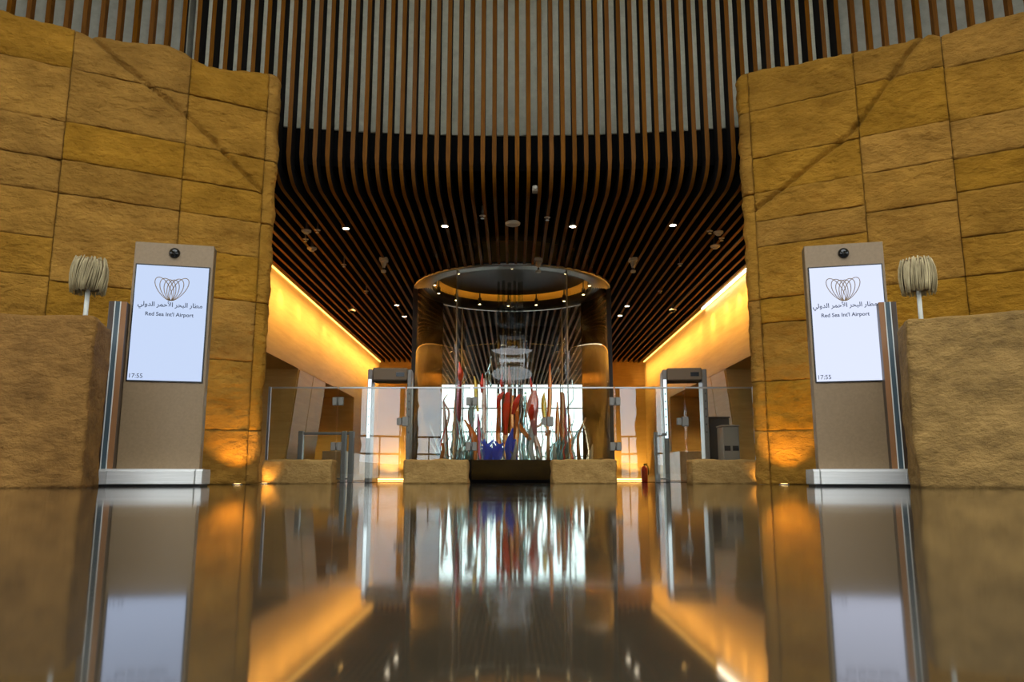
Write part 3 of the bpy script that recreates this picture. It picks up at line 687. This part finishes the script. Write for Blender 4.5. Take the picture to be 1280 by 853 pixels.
# clear tubes added to stand in for the hall's reflection in the drum
col = thing('reflection_tubes', 'clear glass tubes added to stand in for a reflected strip in the drum', 'glass column', (-.05,DY+.3,0))
for x, y_, r in ((-.30,0,.035),(-.17,-.12,.045),(-.02,.10,.055),(.12,-.10,.04),(.24,.05,.045),(.31,-.02,.025)):
    mb = MB(); mb.lathe([(r,1.2),(r,5.13)], 16, x, y_, close=False); mb.lathe([(r-.008,5.13),(r-.008,1.2)], 16, x, y_, close=False); obj('tube', mb, M['rod'], col)
mb = MB(); mb.lathe([(.315,2.88),(.335,2.88),(.335,2.93),(.315,2.93),(.315,2.88)], 32, close=False); obj('collar', mb, M['darkmetal'], col)

# ================================================================ security area behind the barrier
def detector(x, y, rz, label, lit):
    t = thing('metal_detector', label, 'metal detector', (x,y,0), rz, 'walk-through detectors')
    for s_ in (-1, 1):
        p = sub(t, 'post', M['greyblue'], 'bbox', s_*.385-.045, s_*.385+.045, -.28, .28, 0, 2.2, .015)
        if s_ < 0 and lit:
            sub(p, 'light_strip', M['strip'], 'box', s_*.385-.03, s_*.385+.03, -.285, -.279, .85, 2.0)
        for q in range(6): sub(p, 'indicator', M['fixture'], 'box', s_*.385-.01, s_*.385+.01, -.29, -.28, .95+q*.15, .98+q*.15)
    sub(t, 'crossbar', M['grey'], 'bbox', -.34, .34, -.27, .27, 1.98, 2.23, .02)
    sub(t, 'display', M['bezel'], 'box', .12, .28, -.276, -.268, 2.06, 2.14)
    return t
detector(-2.42, 15.5, math.radians(4), 'grey walk-through metal detector left of the glass drum', True)
detector(3.42, 15.5, math.radians(-6), 'grey walk-through metal detector right of the glass drum', True)
def rail(x0, x1, y, label, posts):
    t = thing('queue_railing', label, 'railing', ((x0+x1)/2, y, 0), 0, 'low steel railings')
    h = (x1-x0)/2
    sub(t, 'top_rail', M['greyblue'], 'bbox', -h, h, -.025, .025, .88, .93, .008); sub(t, 'bottom_rail', M['greyblue'], 'bbox', -h, h, -.02, .02, .06, .09, .006)
    for p in posts: sub(t, 'post', M['greyblue'], 'bbox', p-(x0+x1)/2-.045, p-(x0+x1)/2+.045, -.06, .06, 0, .95, .012)
    sub(t, 'infill_pane', M['glass'], 'box', -h+.04, h-.04, -.005, .005, .12, .86)
rail(-3.95, -2.95, 14.6, 'low steel railing with glass infill before the left doorway', (-3.92,-3.12,-2.98))
rail(2.72, 2.94, 14.9, 'short steel railing beside the right metal detector', (2.74,))
def cabinet(name, x, y, wd, dp, h, m_, label, slots):
    t = thing(name, label, 'cabinet', (x,y,0))
    sub(t, 'body', m_, 'bbox', -wd/2, wd/2, -dp/2, dp/2, .04, h, .012); sub(t, 'kick', M['rubber'], 'box', -wd/2+.02, wd/2-.02, -dp/2+.02, dp/2-.02, 0, .045)
    sub(t, 'top', m_, 'bbox', -wd/2-.015, wd/2+.015, -dp/2-.015, dp/2+.015, h, h+.03, .008)
    for sx_ in slots: sub(t, 'slot', M['rubber'], 'box', sx_-.055, sx_+.055, -dp/2-.006, -dp/2+.002, .58, .67)
cabinet('scanner_cabinet', 4.25, 16.4, .42, .7, 1.30, M['darkgrey'], 'charcoal scanner cabinet behind the right end of the barrier', ())
cabinet('bin_cabinet', 4.02, 14.6, .30, .4, 1.02, M['tancab'], 'tan cabinet with two black slots behind the right glass panel', (-.075,.075))
mb = MB(); mb.bbox(-5.55,-4.9,23.0,26.8,0,.88,.02); cc = tag(obj('check_counter', mb, M['pale']), 'pale stone check counter in the left recess', 'counter')
mb = MB(); mb.bbox(4.9,5.55,23.0,26.8,0,.88,.02); tag(obj('check_counter', mb, M['pale']), 'pale stone check counter in the right recess', 'counter')
t = thing('fire_extinguisher', 'red fire extinguisher standing on the floor right of the drum', 'extinguisher', (4.02,24.0,0))
sub(t, 'tank', M['red'], 'lathe', [(.085,0),(.095,.02),(.095,.36),(.07,.43),(.03,.46)], 20); sub(t, 'valve', M['rubber'], 'lathe', [(.022,.46),(.022,.52)], 10)
sub(t, 'lever', M['rubber'], 'bbox', -.02, .10, -.012, .012, .50, .525, .003)
mb = MB(); mb.tube([(.03,0,.49),(.11,0,.45),(.12,0,.3),(.115,0,.18)], .012, 6); obj('hose', mb, M['rubber'], t)

# ================================================================ ceiling fittings
def downlight(x, y, where):
    t = thing('downlight', 'lit round downlight in the slat ceiling, '+where, 'downlight', (x,y,H), 0, 'ceiling downlights')
    sub(t, 'housing', M['fixture'], 'lathe', [(.075,.0),(.085,.005),(.085,.18)], 20); sub(t, 'bulb', M['lamp'], 'lathe', [(.06,-.004),(.06,.0)], 20)
for x, y, wh in ((-3.196,14.41,'front row, far left'),(-1.281,14.27,'front row, left of the middle'),(1.161,14.29,'front row, right of the middle'),(3.057,14.22,'front row, far right'),
                 (-3.20,21.17,'left of the drum, nearer one'),(-3.197,22.7,'left of the drum, farther one'),(3.216,21.28,'right of the drum, nearer one'),(3.193,22.58,'right of the drum, farther one')): downlight(x, y, wh)
def dome(x, y, r, label, dark=False):
    t = thing('ceiling_dome', label, 'detector', (x,y,H), 0, 'ceiling domes')
    sub(t, 'base', M['plastic'], 'lathe', [(r*.95,-.035),(r,-.02),(r,0),(r*.4,.0),(r*.25,.16)], 20)
    sub(t, 'cap', M['lens'] if dark else M['plastic'], 'lathe', [(r*.15,-.035-r*.5),(r*.45,-.035-r*.4),(r*.66,-.035-r*.15),(r*.7,-.034)], 18)
for x, y, r, lab, dk in ((-3.984,14.51,.095,'ivory smoke detector at the left, nearer of two',False),(-4.171,15.68,.10,'ivory smoke detector at the left, farther of two',False),
        (4.025,14.61,.095,'ivory smoke detector at the right, nearer of two',False),(4.194,15.51,.10,'ivory smoke detector at the right, farther of two',False),
        (-4.573,21.8,.11,'dark dome camera near the left golden wall',True),(4.574,21.7,.11,'dark dome camera near the right golden wall',True)): dome(x, y, r, lab, dk)
def sprinkler(x, y, lab):
    t = thing('sprinkler', lab, 'sprinkler', (x,y,H), 0, 'ceiling sprinklers')
    sub(t, 'plate', M['plastic'], 'lathe', [(.055,-.008),(.06,0),(.02,.01),(.015,.2)], 16); sub(t, 'head', M['satin'], 'lathe', [(.035,-.055),(.035,-.048),(.012,-.045),(.014,-.008)], 12)
for x, y, lab in ((-3.767,14.5,'small sprinkler beside the left smoke detectors'),(3.841,14.56,'small sprinkler beside the right smoke detectors'),(-4.146,15.08,'small sprinkler between the left smoke detectors'),
        (4.197,15.02,'small sprinkler between the right smoke detectors'),(-3.779,16.98,'single sprinkler left of the pendant cameras'),(3.765,16.91,'single sprinkler right of the pendant cameras'),
        (-3.736,19.49,'sprinkler beside the drum on the left'),(3.797,19.49,'sprinkler beside the drum on the right'),(-.542,13.67,'sprinkler left of the round hanging speaker'),(.649,13.76,'sprinkler right of the round hanging speaker')): sprinkler(x, y, lab)
def pend_cam(x, y, lab):
    t = thing('pendant_camera', lab, 'camera', (x,y,H), 0, 'pendant cameras')
    mb = MB(); mb.bbox(-.09,.09,-.09,.09,-.06,.02,.01); mb.lathe([(.028,-.20),(.075,-.06)], 14); obj('mount', mb, M['plastic'], t)
    sub(t, 'neck', M['fixture'], 'lathe', [(.022,-.26),(.022,-.20)], 10)
    sub(t, 'lens_body', M['plastic'], 'lathe', [(.045,-.31),(.055,-.30),(.055,-.26),(.02,-.255)], 16)
for x, y, lab in ((-2.806,16.52,'ivory pendant camera left of the drum rim'),(.579,16.52,'ivory pendant camera in front of the drum rim'),(2.648,16.52,'ivory pendant camera right of the drum rim')): pend_cam(x, y, lab)
t = thing('hanging_speaker', 'round ivory speaker hanging on a short stem at the middle of the ceiling', 'speaker', (.015,13.95,H))
sub(t, 'disc', M['plastic'], 'lathe', [(.10,-.09),(.135,-.075),(.14,-.04),(.11,-.02),(.03,-.01)], 24); sub(t, 'stem', M['fixture'], 'lathe', [(.025,-.01),(.025,.3)], 10)
t = thing('ceiling_projector', 'small pale projector above the slats near the bend', 'projector', (.394,12.6,H+.05))
mb = MB(); mb.bbox(-.05,.05,-.08,.08,0,.09,.01); mb.tube([(0,-.08,.045),(0,-.12,.045)], .03, 12); obj('body', mb, M['plastic'], t)

t = thing('ball_camera', 'small black camera ball on the right stone wall above the counter corner', 'camera', (4.86,9.80,2.12), math.radians(30))
sub(t, 'ball', M['lens'], 'lathe', [(.012,-.055),(.04,-.042),(.056,0),(.04,.042),(.012,.055)], 16); sub(t, 'mount', M['fixture'], 'bbox', -.02, .02, .03, .12, -.02, .02, .004)

# ================================================================ lamps of the place
def spot(name, loc, target, energy, col, size=60, blend=.6, rad=.03):
    l = bpy.data.lights.new(name, 'SPOT'); l.energy = energy; l.color = col; l.spot_size = math.radians(size); l.spot_blend = blend; l.shadow_soft_size = rad
    o = bpy.data.objects.new(name, l); C.objects.link(o); o.location = loc
    o.rotation_euler = (Vector(target)-Vector(loc)).to_track_quat('-Z','Y').to_euler(); return o
def uplight(x, y, target, energy, label, size=95):
    t = thing('floor_uplight', label, 'uplight', (x,y,0), 0, 'floor uplights')
    sub(t, 'ring', M['satin'], 'lathe', [(.06,0),(.065,.01),(.05,.014)], 20); sub(t, 'lens', M['uplight'], 'lathe', [(.045,.012),(.04,.016)], 18)
    spot('uplight_lamp', (x,y,.03), target, energy, (1.0,.55,.12), size, .8)
uplight(-3.55, 10.25, (-3.72,10.62,1.5), 70, 'small floor uplight at the foot of the left stone wall')
uplight(3.52, 10.25, (3.70,10.62,1.5), 70, 'small floor uplight at the foot of the right stone wall')
uplight(-3.70, 11.86, (-3.70,12.1,.25), 7, 'small floor uplight before the left end stone block', 110)
uplight(3.76, 11.86, (3.76,12.1,.25), 7, 'small floor uplight before the right end stone block', 110)
uplight(4.45, 9.85, (4.55,10.1,1.2), 45, 'small floor uplight between the right kiosk and wall')
for sgn in (-1, 1):
    for k in range(13):   # irregular wall washers behind the ceiling edge
        y = 14.0+k*1.4+random.uniform(-.3,.3); spot('wall_washer', (sgn*(W-.22), y, H-.03), (sgn*(W+.1), y+random.uniform(-.3,.3), 3.2), random.uniform(25,90), (1.0,.62,.2), 60, .9)
    l = bpy.data.lights.new('cove_wash_fill', 'AREA'); l.shape = 'RECTANGLE'; l.size = .12; l.size_y = 18.0; l.energy = 260; l.spread = math.radians(80); l.color = (1.0,.60,.19)  # unseen area light added out from the wall to even the cove wash
    o = bpy.data.objects.new('cove_wash_fill', l); C.objects.link(o); o.location = (sgn*(W-1.0), 22.6, H-.02); o.rotation_euler = (0, sgn*math.radians(-55), 0)
    for y in (16.6, 25.0):  # recess lights under the soffit
        t = thing('recess_light', 'small round light under the soffit, %s recess, %s one' % ('left' if sgn < 0 else 'right', 'nearer' if y < 20 else 'farther'), 'downlight', (sgn*6.5,y,2.86), 0, 'recess lights')
        sub(t, 'trim', M['satin'], 'lathe', [(.05,-.006),(.06,-.003),(.06,0)], 18); sub(t, 'bulb', M['lamp'], 'lathe', [(.04,-.012),(.04,-.007)], 16)
        spot('recess_lamp', (sgn*6.5,y,2.83), (sgn*6.3,y,0), 220, (1.0,.62,.24), 130, .6)
for x, y in ((-3.196,14.41),(-1.281,14.27),(1.161,14.29),(3.057,14.22),(-3.2,21.5),(3.2,21.5)):
    spot('downlight_lamp', (x,y,H-.03), (x,y,0), 110, (1.0,.68,.34), 110, .6)

for a in (-100,-72,-46,-20,3,27,50,76,102,140,-140,180):   # the drum's spotlights on the glass
    ar = math.radians(180+a); spot('drum_spot_lamp', (1.9*math.sin(ar), DY-1.9*math.cos(ar), 4.80), (.5*math.sin(ar), DY-.5*math.cos(ar), .9), 55, (1.0,.86,.66), 50, .5)

for sgn in (-1, 1):   # warm strips along the foot of the passage end walls
    mb = MB(); mb.bbox(min(sgn*3.4,sgn*5.4), max(sgn*3.4,sgn*5.4), 31.86, 31.92, .03, .07, .004)
    tag(obj('light_strip', mb, M['uplight']), 'warm light strip at the foot of the golden end wall, %s of the drum' % ('left' if sgn < 0 else 'right'), 'light strip', 'floor strips')
    for x in (3.9, 4.9): spot('end_wall_washer', (sgn*x, 31.3, .05), (sgn*x, 32.0, 2.0), 160, (1.0,.58,.16), 110, .8)
